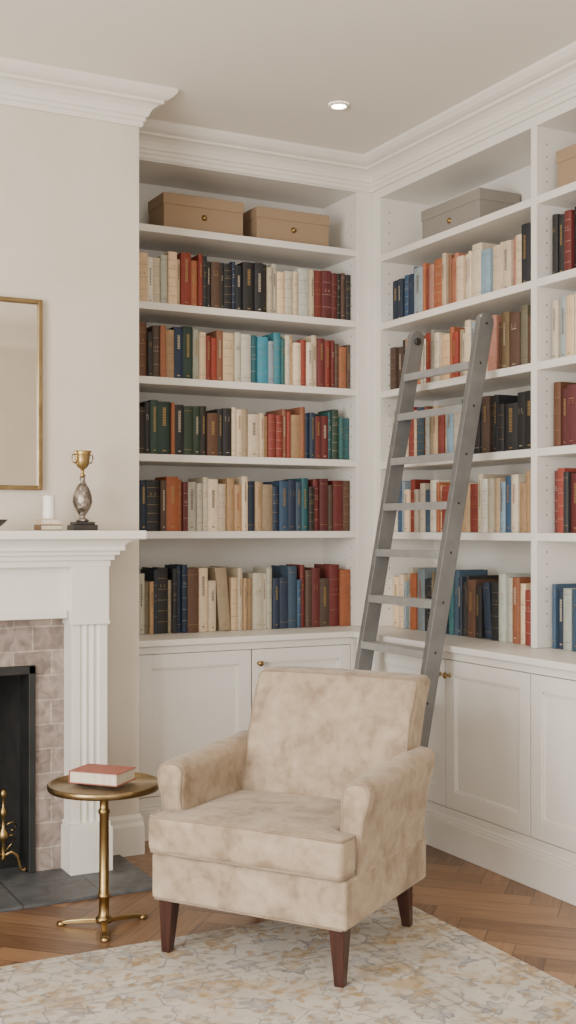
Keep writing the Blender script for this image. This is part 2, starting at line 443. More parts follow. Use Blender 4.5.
cabinet('base_cabinet',(3.18,4.0,0),'white shaker cabinet along the side wall with brass knobs','y',RIGHT_END-.045,CY-.0145,CX+.001,WX-.002,
    [(2.66,3.04,3.04-.032),(3.044,3.592,3.044+.032),(3.596,4.147,4.147-.032),(4.151,4.702,4.151+.032)])
w=MB(); w.box(BX1+.002,CX-.022,CY-.02,WY-.002,.836,SHA[0]-.001); w.box(CX-.022,WX-.002,RIGHT_END-.05,WY-.002,.836,SHA[0]-.001)
tag(w.obj('countertop',[M_PAINT],bevel=.004),'white painted L-shaped countertop over the base cabinets','countertop')

# ------------------------------------------------------------------ books
PAL={'K':((.020,.019,.02),'black'),'N':((.018,.032,.06),'navy blue'),'C':((.58,.47,.33),'cream'),'W':((.68,.60,.48),'off-white'),
 'R':((.24,.042,.03),'red'),'B':((.115,.022,.022),'burgundy'),'T':((.38,.265,.155),'tan'),'U':((.32,.11,.05),'rust'),'G':((.025,.050,.035),'dark green'),
 'E':((.03,.11,.115),'teal'),'L':((.045,.085,.14),'blue'),'O':((.10,.05,.03),'dark brown'),'V':((.14,.115,.07),'olive'),'Q':((.06,.25,.30),'turquoise'),
 'P':((.42,.18,.12),'salmon'),'Y':((.28,.34,.36),'pale blue')}
def book_mesh(w,h,d,key):
    b=MB(); t=min(.0028,w*.16); bul=min(.006,w*.18); n=6
    def arc(x): return -bul*(1-(2*x/w)**2)
    outer=[(-w/2,d)]+[(-w/2+w*i/n,arc(-w/2+w*i/n)) for i in range(n+1)]+[(w/2,d)]
    inner=[(w/2-t,d),(w/2-t,t),(-w/2+t,t),(-w/2+t,d)]
    b.extr(outer+inner,'z',0,h,0)
    b.box(-w/2+t,w/2-t,t,d-.005,.003,h-.004,1)
    def strip(x0,x1,z0,z1,m=2,e=.0007):
        k=4 if x1-x0>w*.5 else 1
        vs=[];fs=[]
        for i in range(k+1):
            x=x0+(x1-x0)*i/k; y=arc(x)-e
            vs+= [(x,y,z0),(x,y,z1)]
        for i in range(k): fs.append((2*i,2*i+2,2*i+3,2*i+1))
        b.add(vs,fs,m)
    e=w*.44; st=random.random()
    if st<.35:
        k=random.choice([4,5,6])
        for i in range(1,k): 
            z=h*i/k; strip(-e,e,z-.003,z+.003,0,.0016); strip(-e,e,z+.0032,z+.0046,2,.0006)
        z=h*(k-1.6)/k
        for j in range(2): strip(-e*.5,e*.5,z+j*.007-.006,z+j*.007-.0035)
    elif st<.72:
        z=h*random.uniform(.40,.6); top=h*random.uniform(.78,.9)
        while z<top:
            q=random.uniform(.003,.006); strip(-w*.13,w*.13,z,min(z+q,top)); z+=q+.0025
        strip(-e*.3,e*.3,h*.07,h*.07+.005)
    elif st<.86:
        z0=h*random.uniform(.62,.74)
        for j in range(3): strip(-e*.6,e*random.uniform(.3,.6),z0+j*.009,z0+.003+j*.009)
        strip(-e*.4,e*.4,h*.08,h*.08+.003)
    else:
        strip(-e,e,h*.9,h*.9+.0015); strip(-e,e,h*.12,h*.12+.0015)
    return b
def place_row(keys,a0,a1,z,mode,group,hlo,hhi,where):
    items=[]; i=0
    while i<len(keys):
        if keys[i]=='/': items.append((keys[i+1],math.radians(random.uniform(4,7)))); i+=2
        else: items.append((keys[i],0)); i+=1
    ws=[random.choice([.5,.62,.75,.9,1.0,1.15,1.35,1.6])*random.uniform(.94,1.06) for _ in items]
    hs=[]; hp=random.uniform(hlo,hhi); prev=''
    for k,t in items:
        if k!=prev or random.random()<.5: hp=random.uniform(hlo,hhi)
        hs.append(hp+random.uniform(-.004,.004)-(.01 if t else 0)); prev=k
    lean=sum(h*math.sin(t) for h,(k,t) in zip(hs,items))
    T=sum(w*math.cos(t) for w,(k,t) in zip(ws,items)); span=(a1-a0)-lean
    g=.0012; pos=0
    for (k,t),wr,h in zip(items,ws,hs):
        full=wr/T*span; w=full-g
        d=random.uniform(.14,.19)
        c,cn=PAL[k]
        dark=k in 'KNBGEOLRUVQ'
        foil=random.choice([M_GOLD,M_GOLD,M_INKC]) if dark else random.choice([M_INKD,M_INKD,M_GOLD,M_INKR])
        b=book_mesh(w,h,d,k)
        if t:
            cx=pos+h*math.sin(t)+w/2*math.cos(t); zz=z+w/2*math.sin(t)+.0006; pos+=h*math.sin(t)+full*math.cos(t)+h*0
        else:
            cx=pos+full/2; pos+=full; zz=z+.0005
        inset=random.uniform(0,.018)
        if mode=='x': loc=(a0+cx,UY+.052+inset,zz); rz=0
        else: loc=(UX+.056+inset,a1-cx,zz); rz=-math.pi/2
        o=b.obj('book',[M_COVER,M_PAGE,foil],origin=(0,0,0))
        o.location=loc; o.rotation_euler=(0,-t,rz)
        j=[random.uniform(.7,1.2) for _ in range(2)]
        o.color=(c[0]*j[0],c[1]*(j[0]+j[1])/2,c[2]*j[1],1)
        tag(o,f'{cn} hardback book '+('leaning' if t else 'standing upright')+f' on {where}','book',group)
rowsA=["CCWCCWCRURKKOKKNKKKKCCWCCWCRBBKOK","KOKOUTNGYCRRUCCWEQYQECCWRWCBRBOUO","OKKGGUKGGKOKKCCTWCTRRURTUNNBBEGEE",
       "EGNKOUUBCCCWCTTCNTTNLNLEKBBOBO","TCVTNKTKNNOCC/TCCTTCWCNNLLBOBOBU"]
nm=['top','second','third','fourth','bottom']
zs=list(reversed(SHA[:5]))
hr=[(.205,.252),(.205,.258),(.205,.252),(.215,.258),(.235,.31)]
for i,(r,z) in enumerate(zip(rowsA,zs)):
    lo,hi=hr[i]
    place_row(r,1.865,3.029,z,'x',f'books on the {nm[i]} book shelf of the alcove bookcase',lo,hi,f'the alcove {nm[i]} shelf')
rowsB=["NNLNLYURPUCUUPCCWCYCCCPCKKK","OOKTNUCWRYWCURTCCYWPOVOVOO","CYWRCLUWTCRCYWLKKOKKKKKKK","WLYWRCWLWUWRCWTRCWCCYLCTTYL","WCWYCUYKKVLYNELNKKOK/NKCCUCRR"]
zs=list(reversed(SHB[:5]))
for i,(r,z) in enumerate(zip(rowsB,zs)):
    lo,hi=((.20,.258) if i<4 else (.225,.30))
    place_row(r,3.870,5.012,z,'y',f'books on the {nm[i]} shelf behind the ladder',lo,hi,f'the side bookcase {nm[i]} shelf')
rowsC=["KKBKBO","CYCWYC","OBBOBO","BRKBOB","LNYLNK"]
for i,(r,z) in enumerate(zip(rowsC,zs)):
    place_row(r,3.56,3.80,z,'y',f'books on the {nm[i]} shelf of the next bay',.235,.265,f'the side bookcase {nm[i]} shelf')

def sbox(loc,w,d,h,mm,rot,label):
    E=thing('storage_box',loc,label,'box',rot)
    b=MB(); b.box(-w/2+.004,w/2-.004,-d/2+.004,d/2-.004,0,h-.05)
    b.obj('box_body',[mm],E,local=True,bevel=.003)
    b=MB(); b.box(-w/2,w/2,-d/2,d/2,h-.052,h); b.obj('lid',[mm],E,local=True,bevel=.004)
    b=MB(); vs=[];fs=[];seg=16
    pr=[(.014,0),(.014,.003),(.009,.005),(.009,.010),(.004,.012)]
    for r,o in pr:
        for i in range(seg):
            a=2*math.pi*i/seg; vs.append((r*math.cos(a),-d/2+.004-o,h*.42+r*math.sin(a)))
    for j in range(len(pr)-1):
        for i in range(seg): fs.append((j*seg+i,j*seg+(i+1)%seg,(j+1)*seg+(i+1)%seg,(j+1)*seg+i))
    fs.append(tuple((len(pr)-1)*seg+i for i in range(seg)))
    b.add(vs,fs,0,True).obj('stud',[M_BRASS],E,local=True)
sbox((2.235,5.235,SHA[5]+.0005),.41,.20,.168,M_BOXTAN,0,'tan lidded storage box beside its twin on the highest shelf')
sbox((2.705,5.235,SHA[5]+.0005),.40,.20,.162,M_BOXTAN,0,'tan lidded storage box near the corner of the highest shelf')
sbox((3.31,4.54,SHB[5]+.0005),.46,.23,.165,M_BOXGREY,-math.pi/2,'taupe grey lidded storage box on the side bookcase')
sbox((3.30,3.575,SHB[5]+.0005),.42,.23,.175,M_BOXTAN,-math.pi/2,'brown lidded storage box in the next bay')

# ------------------------------------------------------------------ ladder
def ladder():
    YC=4.318; BXX=2.62
    E=thing('library_ladder',(BXX,YC,0),'grey metal library ladder leaning against the side bookcase','ladder')
    slope=(3.04-BXX)/2.22; hw=.258
    L=2.285; ang=math.atan(slope); dx,dz=math.sin(ang),math.cos(ang); px,pz=dz,-dx
    def P(along,perp): return (BXX+dx*along+px*perp, dz*along+pz*perp)
    zr=[2.035,1.855]+[1.655-.203*k for k in range(8)]
    hd=.037
    for s in (-1,1):
        poly=[(BXX-hd,0),(BXX+hd,0)]
        for i in range(0,13):
            a=-math.pi/2+math.pi*i/12
            poly.append(P(L-hd+hd*math.cos(a), -hd*math.sin(a)))
        w=MB(); y=YC+s*hw
        w.extr(poly,'y',y-.016,y+.016,0)
        for al in [L-.045]+[z/dz for z in zr]:
            c=P(al,0)
            for off in (-.0168,.0168):
                vs=[(c[0]+.006*math.cos(a*math.pi/4),y+off,c[1]+.006*math.sin(a*math.pi/4)) for a in range(8)]
                w.add(vs,[tuple(range(8))],1)
        w.obj('rail',[M_LADDER,M_BOLT],E,bevel=.003)
    for z in zr:
        x=BXX+slope*z
        w=MB()
        w.box(x-.036,x+.036,YC-hw+.015,YC+hw-.015,z-.012,z+.004)
        w.box(x-.043,x-.034,YC-hw+.015,YC+hw-.015,z-.025,z+.007)
        for q in range(5): w.box(x-.026+q*.013,x-.020+q*.013,YC-hw+.02,YC+hw-.02,z+.004,z+.0065)
        w.obj('rung',[M_RUNG],E,bevel=.002,label='pale grey flat tread')
    for s in (-1,1):
        y=YC+s*hw; c=P(L-.05,0)
        w=MB(); 
        vs=[];fs=[]; seg=16
        y0=y-s*.0165
        for yy,rr in ((y0,.017),(y0-s*.008,.017),(y0-s*.012,.012)):
            for i in range(seg):
                a=2*math.pi*i/seg; vs.append((c[0]+rr*math.cos(a),yy,c[1]+rr*math.sin(a)))
        for j in range(2):
            for i in range(seg): fs.append((j*seg+i,j*seg+(i+1)%seg,(j+1)*seg+(i+1)%seg,(j+1)*seg+i))
        fs.append(tuple(range(seg))); fs.append(tuple(range(2*seg,3*seg)))
        w.add(vs,fs,0,False).obj('bracket_bolt',[M_BOLT],E,label='dark round bolt cap')
ladder()

# ------------------------------------------------------------------ fireplace
FC=(OX0+OX1)/2
E=thing('fireplace',(FC,BY,0),'white painted fireplace surround with fluted pilasters and stone slips','fireplace')
def pilaster(xa,xb):
    w=MB(); yf=4.50
    poly=[(xa,BY-.001),(xa,yf)]
    n=3; mgn=.030; gw=(xb-xa-2*mgn)/n
    for i in range(n):
        g0=xa+mgn+i*gw+.003; g1=xa+mgn+(i+1)*gw-.003
        poly.append((g0,yf))
        for q in range(1,10):
            t=q/10; poly.append((g0+(g1-g0)*t, yf+.004*math.sin(math.pi*t)))
        poly.append((g1,yf))
    poly+=[(xb,yf),(xb,BY-.001)]
    w.extr(poly,'z',.20,.985,0)
    w.box(xa-.012,xb+.014,yf-.025,BY-.001,.012,.185); w.box(xa-.007,xb+.008,yf-.016,BY-.001,.185,.205)
    w.box(xa-.004,xb+.004,yf-.008,BY-.001,.975,1.20)
    w.box(xa-.007,xb+.007,yf-.012,BY-.001,.975,.99)
    return w.obj('pilaster',[M_TRIM],E,bevel=.002)
pilaster(1.400,1.545); pilaster(2*FC-1.545,2*FC-1.400)
w=MB(); w.box(2*FC-1.396,1.396,4.535,BY-.001,1.0,1.235)
w.box(2*FC-1.39,1.39,4.525,4.545,1.0,1.03)
w.obj('frieze',[M_TRIM],E,bevel=.002)
w=MB(); L0,R0=2*FC-1.555,1.555
for (o,z0,z1,dep) in ((0,1.20,1.225,.208),(.012,1.225,1.245,.222),(.028,1.245,1.262,.238),(.045,1.262,1.278,.252)):
    w.box(L0-o,R0+o,BY-dep,BY-.001,z0,z1)
N=8; 
for i in range(N):
    t=i/N; o=.045+.05*(1-math.cos(t*math.pi/2)); w.box(L0-o,R0+o,BY-.252-(o-.045)*.55,BY-.001,1.278+t*.03,1.278+(i+1)/N*.03)
w.obj('bed_moulding',[M_TRIM],E,bevel=.0015)
w=MB(); w.box(2*FC-1.675,1.675,BY-.295,BY-.001,1.306,1.34); w.obj('mantel_shelf',[M_TRIM],E,bevel=.006,seg=3)
w=MB(); w.box(OX1,1.402,4.60,BY-.001,.012,OZ); w.box(2*FC-1.402,OX0,4.60,BY-.001,.012,OZ); w.box(2*FC-1.402,1.402,4.60,BY-.001,OZ,1.01)
w.obj('stone_slip',[M_MARBLE],E,label='grey-pink stone block slips')
w=MB()
w.box(OX1-.028,OX1-.001,4.585,4.72,.012,OZ-.001); w.box(OX0+.001,OX0+.028,4.585,4.72,.012,OZ-.001); w.box(OX0+.001,OX1-.001,4.585,4.72,OZ-.034,OZ-.001)
w.obj('iron_frame',[M_BLACK],E,bevel=.003,label='black cast iron insert frame')
w=MB(); x0,x1=OX0+.002,OX1-.002
w.box(x0,x0+.015,4.72,5.2,.012,OZ); w.box(x1-.015,x1,4.72,5.2,.012,OZ); w.box(x0,x1,5.18,5.2,.012,OZ); w.box(x0,x1,4.72,5.2,OZ-.0,OZ+.015); w.box(x0,x1,4.701,5.2,.001,.012)
w.obj('firebox',[M_SOOT],E,label='sooty black firebox')
w=MB(); w.box(2*FC-1.66,1.66,4.20,BY-.001,.0,.0115)
tag(w.obj('hearth',[M_SLATE],bevel=.002),'dark slate tiled hearth slab in front of the fireplace','hearth')

A=thing('andiron',(1.165,4.62,.0125),'brass andiron standing at the mouth of the firebox','andiron')
w=MB(); w.lathe([(.004,.05),(.012,.06),(.007,.075),(.007,.12),(.017,.135),(.021,.15),(.017,.165),(.007,.18),(.006,.215),(.012,.225),(.015,.237),(.012,.25),(.005,.26),(.005,.29),(.012,.30),(.014,.312),(.010,.324),(.003,.33)],16)
w.obj('post',[M_BRASS],A,local=True)
w=MB()
for s in (-1,1):
    w.tube([(0,0,.07),(s*.03,-.005,.085),(s*.05,-.01,.07),(s*.06,-.01,.04),(s*.065,-.01,.012),(s*.08,-.01,.007),(s*.085,-.01,.018)],[.006,.007,.007,.006,.006,.007,.005],8)
    w.tube([(s*.012,0,.19),(s*.035,0,.20),(s*.05,0,.185),(s*.045,0,.165),(s*.03,0,.168)],.0035,6)
    w.tube([(s*.008,0,.09),(s*.03,0,.11),(s*.045,0,.13),(s*.035,0,.15),(s*.02,0,.145)],.0035,6)
w.obj('scroll_foot',[M_BRASS],A,local=True)
w=MB(); w.tube([(0,.0,.07),(0,.08,.075),(0,.28,.075),(0,.30,.06),(0,.30,.0)],.008,8); w.obj('log_bar',[M_BLACK],A,local=True,label='black iron log bar')

mx0,mx1,mz0,mz1=2*FC-1.335,1.335,1.50,2.255
Mi=thing('mirror',(FC,BY-.002,mz0),'rectangular mirror with thin brass frame above the mantel','mirror')
w=MB(); y0,y1=BY-.030,BY-.002; f=.018
w.box(mx0,mx0+f,y0,y1,mz0,mz1);w.box(mx1-f,mx1,y0,y1,mz0,mz1);w.box(mx0+f,mx1-f,y0,y1,mz0,mz0+f);w.box(mx0+f,mx1-f,y0,y1,mz1-f,mz1)
w.obj('frame',[M_BRONZE],Mi,bevel=.003)
mg,n_,l_,p_=nt('mirror_glass'); p_.inputs['Base Color'].default_value=(.88,.86,.81,1); p_.inputs['Metallic'].default_value=1; p_.inputs['Roughness'].default_value=.04
w=MB(); w.box(mx0+f,mx1-f,BY-.016,BY-.004,mz0+f,mz1-f); w.obj('mirror_glass',[mg],Mi)

MZ=1.3405
T=thing('trophy',(1.456,4.54,MZ),'small bronze two-handled trophy cup on black stone base','trophy')
w=MB(); w.box(-.050,.050,-.042,.042,0,.022); w.box(-.041,.041,-.034,.034,.022,.034); w.obj('base',[M_STONE],T,local=True,bevel=.003)
w=MB(); w.lathe([(.022,.034),(.026,.04),(.012,.048),(.010,.056),(.02,.07),(.032,.09),(.039,.112),(.037,.135),(.028,.160),(.016,.182),(.009,.196),(.012,.202),(.006,.212)],24); w.obj('body',[M_SILVER],T,local=True,label='patterned silver egg-shaped body')
w=MB(); w.lathe([(.006,.208),(.014,.213),(.007,.222),(.007,.238),(.018,.246),(.026,.258),(.028,.275),(.030,.298),(.036,.311),(.034,.312),(.027,.298),(.024,.275),(.018,.260),(.004,.254)],24); w.obj('cup',[M_BRASS],T,local=True)
for s in (-1,1):
    w=MB(); w.tube([(s*.025,0,.262),(s*.037,0,.266),(s*.043,0,.282),(s*.040,0,.297),(s*.030,0,.295)],.0032,8); w.obj('handle',[M_BRASS],T,local=True)
def flat_book(loc,w_,d_,h_,rot,col,label,group=None):
    b=MB(); t=.003
    b.box(-w_/2,w_/2,-d_/2,d_/2,0,t); b.box(-w_/2,w_/2,-d_/2,d_/2,h_-t,h_)
    b.box(-w_/2,-w_/2+t,-d_/2,d_/2,t,h_-t)
    b.box(-w_/2+t,w_/2-.005,-d_/2+.004,d_/2-.004,t,h_-t,1)
    o=b.obj('book',[M_COVER,M_PAGE],origin=(0,0,0),bevel=.0008); o.location=loc; o.rotation_euler=(0,0,rot); o.color=(*col,1)
    tag(o,label,'book',group); return o
flat_book((1.320,4.54,MZ+.0002),.090,.075,.022,.05,(.16,.09,.05),'small brown book lying flat under the candle','stacked books on the mantel')
flat_book((1.320,4.54,MZ+.0226),.082,.07,.022,-.04,(.55,.43,.29),'small cream book lying on another book','stacked books on the mantel')
Cn=thing('candle',(1.322,4.54,MZ+.0448),'white pillar candle standing on small books','candle')
w=MB(); w.lathe([(.001,0),(.024,0),(.0245,.003),(.0225,.085),(.021,.090),(.016,.088),(.001,.084)],24); w.obj('wax',[M_WAX],Cn,local=True)
w=MB(); w.tube([(0,0,.083),(.001,0,.092),(.003,0,.097)],.001,6); w.obj('wick',[M_INKD],Cn,local=True)
w=MB(); w.lathe([(.02,0),(.028,.003),(.018,.008),(.035,.02),(.052,.035),(.055,.042),(.051,.042),(.033,.024),(.003,.016)],28,(1.105,4.54,MZ)); tag(w.obj('bowl',[M_STONE]),'small dark footed bowl on the mantel','bowl')

# ------------------------------------------------------------------ side table
St=thing('side_table',(1.325,3.895,0),'round antique brass pedestal side table','side table')
w=MB(); w.lathe([(.001,.464),(.175,.464),(.186,.467),(.190,.474),(.190,.486),(.186,.489),(.182,.486),(.180,.480),(.001,.480)],64); w.obj('table_top',[M_BRONZE],St,local=True)
w=MB(); w.lathe([(.008,.014),(.028,.016),(.030,.028),(.022,.036),(.0175,.042),(.0175,.098),(.022,.101),(.022,.110),(.017,.114),(.0165,.26),(.016,.38),(.020,.385),(.020,.395),(.0155,.40),(.015,.43),(.03,.445),(.06,.458),(.06,.4645)],20); w.obj('stem',[M_BRASS],St,local=True)
for a in (math.radians(175),math.radians(35),math.radians(-80)):
    a2=a-math.radians(27.5)
    c,s=math.cos(a2),math.sin(a2)
    w=MB(); 
    def P3(r,o,z): return (c*r-s*o, s*r+c*o, z)
    st_=[(.010,.013,.030,.014),(.06,.012,.027,.012),(.12,.011,.021,.008),(.145,.010,.014,.004)]
    vs=[];fs=[]
    for r,o,zt,zb in st_: vs+=[P3(r,-o,zb),P3(r,o,zb),P3(r,o,zt),P3(r,-o,zt)]
    for i in range(3):
        for k in range(4): fs.append((i*4+k,i*4+(k+1)%4,(i+1)*4+(k+1)%4,(i+1)*4+k))
    fs.append((0,1,2,3)); fs.append((12,13,14,15))
    w.add(vs,fs)
    w.lathe([(.010,0),(.016,.001),(.017,.006),(.014,.013),(.006,.016)],14,(c*.148,s*.148,0))
    w.obj('foot',[M_BRASS],St,local=True,bevel=.002)
flat_book((1.325,3.91,.4895),.185,.135,.042,math.radians(-48),(.34,.11,.075),'red clothbound book lying on the side table')

# ------------------------------------------------------------------ rug
RX0,RX1,RY0,RY1=-1.3,2.366,.9,3.67
def rug():
    m,N,l,p=nt('faded_persian_wool')
    p.inputs['Roughness'].default_value=.95
    tc=N.new('ShaderNodeTexCoord'); s=N.new('ShaderNodeSeparateXYZ'); l.new(tc.outputs['Object'],s.inputs[0])
    def M(op,a,b=None,c=None):
        n=N.new('ShaderNodeMath'); n.operation=op
        for i,v in enumerate((a,b,c)):
            if v is None: continue
            if isinstance(v,(int,float)): n.inputs[i].default_value=v
            else: l.new(v,n.inputs[i])
        return n.outputs[0]
    hx,hy=(RX1-RX0)/2,(RY1-RY0)/2
    dx=M('SUBTRACT',hx,M('ABSOLUTE',s.outputs['X'])); dy=M('SUBTRACT',hy,M('ABSOLUTE',s.outputs['Y'])); d=M('MINIMUM',dx,dy)
    def soft(x,edge,w):
        r=N.new('ShaderNodeMapRange'); r.interpolation_type='SMOOTHSTEP'
        r.inputs['From Min'].default_value=-w; r.inputs['From Max'].default_value=w; r.inputs['To Min'].default_value=1; r.inputs['To Max'].default_value=0
        l.new(M('SUBTRACT',x,edge),r.inputs['Value']); return r.outputs[0]
    def line(c,w): return soft(M('ABSOLUTE',M('SUBTRACT',d,c)),w,.004)
    def noise(sc,det=3,dist=0,off=0):
        n=N.new('ShaderNodeTexNoise'); n.inputs['Scale'].default_value=sc; n.inputs['Detail'].default_value=det; n.inputs['Distortion'].default_value=dist
        if off:
            mp=N.new('ShaderNodeMapping'); mp.inputs['Location'].default_value=(off,off,0); l.new(tc.outputs['Object'],mp.inputs[0]); l.new(mp.outputs[0],n.inputs['Vector'])
        else: l.new(tc.outputs['Object'],n.inputs['Vector'])
        return n
    def rng(n,a,b):
        r=N.new('ShaderNodeMapRange'); r.inputs['From Min'].default_value=a; r.inputs['From Max'].default_value=b; l.new(n.outputs['Fac'],r.inputs['Value']); return r.outputs[0]
    nz=noise(13,3); vm=N.new('ShaderNodeVectorMath'); vm.operation='MULTIPLY_ADD'; vm.inputs[1].default_value=(.055,.055,.0)
    l.new(nz.outputs['Color'],vm.inputs[0]); l.new(tc.outputs['Object'],vm.inputs[2])
    def vor(sc,feat='F1',rd=.6):
        v=N.new('ShaderNodeTexVoronoi'); v.feature=feat; v.voronoi_dimensions='2D'; v.inputs['Scale'].default_value=sc; v.inputs['Randomness'].default_value=rd
        l.new(vm.outputs[0],v.inputs['Vector']); return v
    V1=vor(6.6,rd=.5); v1=V1.outputs['Distance']
    # angle around flower centre: voronoi position is returned in texture-space units
    sub=N.new('ShaderNodeVectorMath'); sub.operation='SUBTRACT'; l.new(vm.outputs[0],sub.inputs[0]); l.new(V1.outputs['Position'],sub.inputs[1])
    ss=N.new('ShaderNodeSeparateXYZ'); l.new(sub.outputs[0],ss.inputs[0])
    ang=M('ARCTAN2',ss.outputs['Y'],ss.outputs['X']); pet=M('MULTIPLY_ADD',M('SINE',M('MULTIPLY',ang,6.0)),.065,.27)
    flower=soft(v1,pet,.025); outline=soft(M('ABSOLUTE',M('SUBTRACT',v1,pet)),.028,.018); core=soft(v1,.09,.02)
    leaf=soft(vor(19,rd=.9).outputs['Distance'],.26,.05)
    vine=soft(vor(9,'DISTANCE_TO_EDGE',.8).outputs['Distance'],.026,.012)
    wear=rng(noise(8,8),.38,.56); wear2=rng(noise(18,7,0,5),.36,.56); hue=rng(noise(4,3,0,9),.46,.54); hue2=rng(noise(5,3,0,17),.46,.54)
    def mix(fac,a,col):
        x=N.new('ShaderNodeMix'); x.data_type='RGBA'
        if isinstance(fac,(int,float)): x.inputs[0].default_value=fac
        else: l.new(fac,x.inputs[0])
        for i,c_ in ((6,a),(7,col)):
            if isinstance(c_,tuple): x.inputs[i].default_value=(*c_,1)
            else: l.new(c_,x.inputs[i])
        return x.outputs[2]
    base=mix(rng(noise(6,8),.35,.65),(.56,.52,.46),(.46,.425,.375))
    gold=(.36,.23,.095); grey=(.165,.17,.185); mush=(.27,.23,.185)
    hc=mix(hue,gold,(.25,.265,.285)); hc2=mix(hue2,mush,gold)
    col=base
    goldw=rng(noise(5,6,.8,31),.50,.59)
    col=mix(M('MULTIPLY',M('MULTIPLY',goldw,wear2),.7),col,(.42,.29,.13))
    col=mix(M('MULTIPLY',M('MULTIPLY',flower,wear),.65),col,hc)
    col=mix(M('MULTIPLY',M('MULTIPLY',outline,wear2),.75),col,grey)
    col=mix(M('MULTIPLY',core,.5),col,(.54,.49,.40))
    col=mix(M('MULTIPLY',M('MULTIPLY',leaf,wear2),.7),col,hc2)
    col=mix(M('MULTIPLY',M('MULTIPLY',vine,wear),.65),col,grey)
    ln=M('MAXIMUM',M('MAXIMUM',line(.05,.005),line(.08,.004)),M('MAXIMUM',line(.34,.006),line(.38,.005)))
    col=mix(M('MULTIPLY',ln,M('MULTIPLY_ADD',wear2,.45,.2)),col,(.24,.22,.195))
    l.new(col,p.inputs['Base Color'])
    b=N.new('ShaderNodeBump'); b.inputs['Strength'].default_value=.4; b.inputs['Distance'].default_value=.004
    l.new(noise(260,2).outputs['Fac'],b.inputs['Height']); l.new(b.outputs[0],p.inputs['Normal'])
    w=MB(); w.box(RX0,RX1,RY0,RY1,.0005,.006)
    tag(w.obj('rug',[m],bevel=.002),'cream wool rug with faded gold and grey floral pattern','rug')
rug()

# ------------------------------------------------------------------ armchair
SA,CA=math.sin(math.radians(27.5)),math.cos(math.radians(27.5))
cl_,cz_=.016,3.906
ch=thing('armchair',(cz_*SA+cl_*CA,cz_*CA-cl_*SA,.0063),'beige mottled velvet armchair with dark wood legs standing on the rug','armchair',math.radians(-55.9))
def sm(a,b,x):
    t=max(0,min(1,(x-a)/(b-a))); return t*t*(3-2*t)
def rr_path(hx,hy,rc,n=26):
    pts=[]
    def arcp(cx,cyy,a0):
        for i in range(7):
            a=a0+math.pi/2*i/6; pts.append((cx+rc*math.cos(a),cyy+rc*math.sin(a)))
    def line(p,q2):
        for i in range(1,n): pts.append((p[0]+(q2[0]-p[0])*i/n,p[1]+(q2[1]-p[1])*i/n))
    arcp(hx-rc,-hy+rc,-math.pi/2); line((hx,-hy+rc),(hx,hy-rc)); arcp(hx-rc,hy-rc,0); line((hx-rc,hy),(-hx+rc,hy)); arcp(-hx+rc,hy-rc,math.pi/2); line((-hx,hy-rc),(-hx,-hy+rc)); arcp(-hx+rc,-hy+rc,math.pi); line((-hx+rc,-hy),(hx-rc,-hy))
    return pts
w=MB(); w.rbox((0,0,.246),(.685,.625,.148),.014,None)
w.tube([(-.328,-.3115,.176),(.328,-.3115,.176)],.0035,6,1)
w.obj('seat_rail',[M_FABRIC,M_PIPE],ch,local=True)
cy0,cy1=-.332,.15; cz0,cz1=.322,.440; cw=.686; iw=.545
cc=(-.004,(cy0+cy1)/2,(cz0+cz1)/2); RR=.022
def f_cush(x,y,z):
    Y=y+cc[1]; k=sm(-.240,-.215,Y); hx=cw/2
    sc=1*(1-k)+(iw/cw)*k
    u=x/hx; v=y/((cy1-cy0)/2)
    X=x*sc
    puff=.015*(1-u*u)*(1-v*v*.7) - .007*math.exp(-((x-.04)/.14)**2-((y-.02)/.12)**2) + .002*math.sin(17*x+5*y)*(1-v*v)
    Z=z+(puff if z>0 else 0)*min(1,max(0,z/.06))
    if v<-.8: y-= .006*(1-u*u*.8)*(1-(z/.066)**2) + .0015*math.sin(21*x)
    return (X,y,Z)
w=MB(); w.rbox(cc,(cw,cy1-cy0,cz1-cz0),RR,f_cush,nin=30)
for zz,sg in (((cz1-cz0)/2,1),(-(cz1-cz0)/2,-1)):
    q=RR*(1-.707); path=[]
    for (x,y) in rr_path(cw/2-q,(cy1-cy0)/2-q,.018,34):
        a=f_cush(x,y,zz-sg*q); path.append((a[0]+cc[0],a[1]+cc[1],a[2]+cc[2]+sg*.0015))
    w.tube(path,.0048,6,1,closed=True)
w.obj('seat_cushion',[M_FABRIC,M_PIPE],ch,local=True)
for s in (-1,1):
    ah=.412; zb=.176; az=zb+ah/2; ay0,ay1=-.232,.30; aw=.078; ar=.020
    def f_arm(x,y,z,s=s):
        t=(z+ah/2)/ah
        fl=.032*sm(.25,1.05,t)
        x2=x*(1+.32*sm(.72,.93,t))+s*fl
        v=(y)/((ay1-ay0)/2)
        z2=z+ .014*v*t + .016*(1-(x/(aw/2))**2)*sm(.9,1,t)
        y2=y+.010*sm(.85,1,t)*max(0,-v)
        return (x2,y2,z2)
    ac=(s*.301,(ay0+ay1)/2,az)
    w=MB(); w.rbox(ac,(aw,ay1-ay0,ah),ar,f_arm,nin=18,nr=6)
    q=ar*(1-.707); path=[]
    for (x,z) in rr_path(aw/2-q,ah/2-q,.016,18):
        a=f_arm(x,-(ay1-ay0)/2+q,z); path.append((a[0]+ac[0],a[1]+ac[1]-.001,a[2]+ac[2]))
    w.tube(path,.004,6,1,closed=True)
    w.obj('armrest',[M_FABRIC,M_PIPE],ch,local=True)
bh=.525; br=.026; bw_=.620
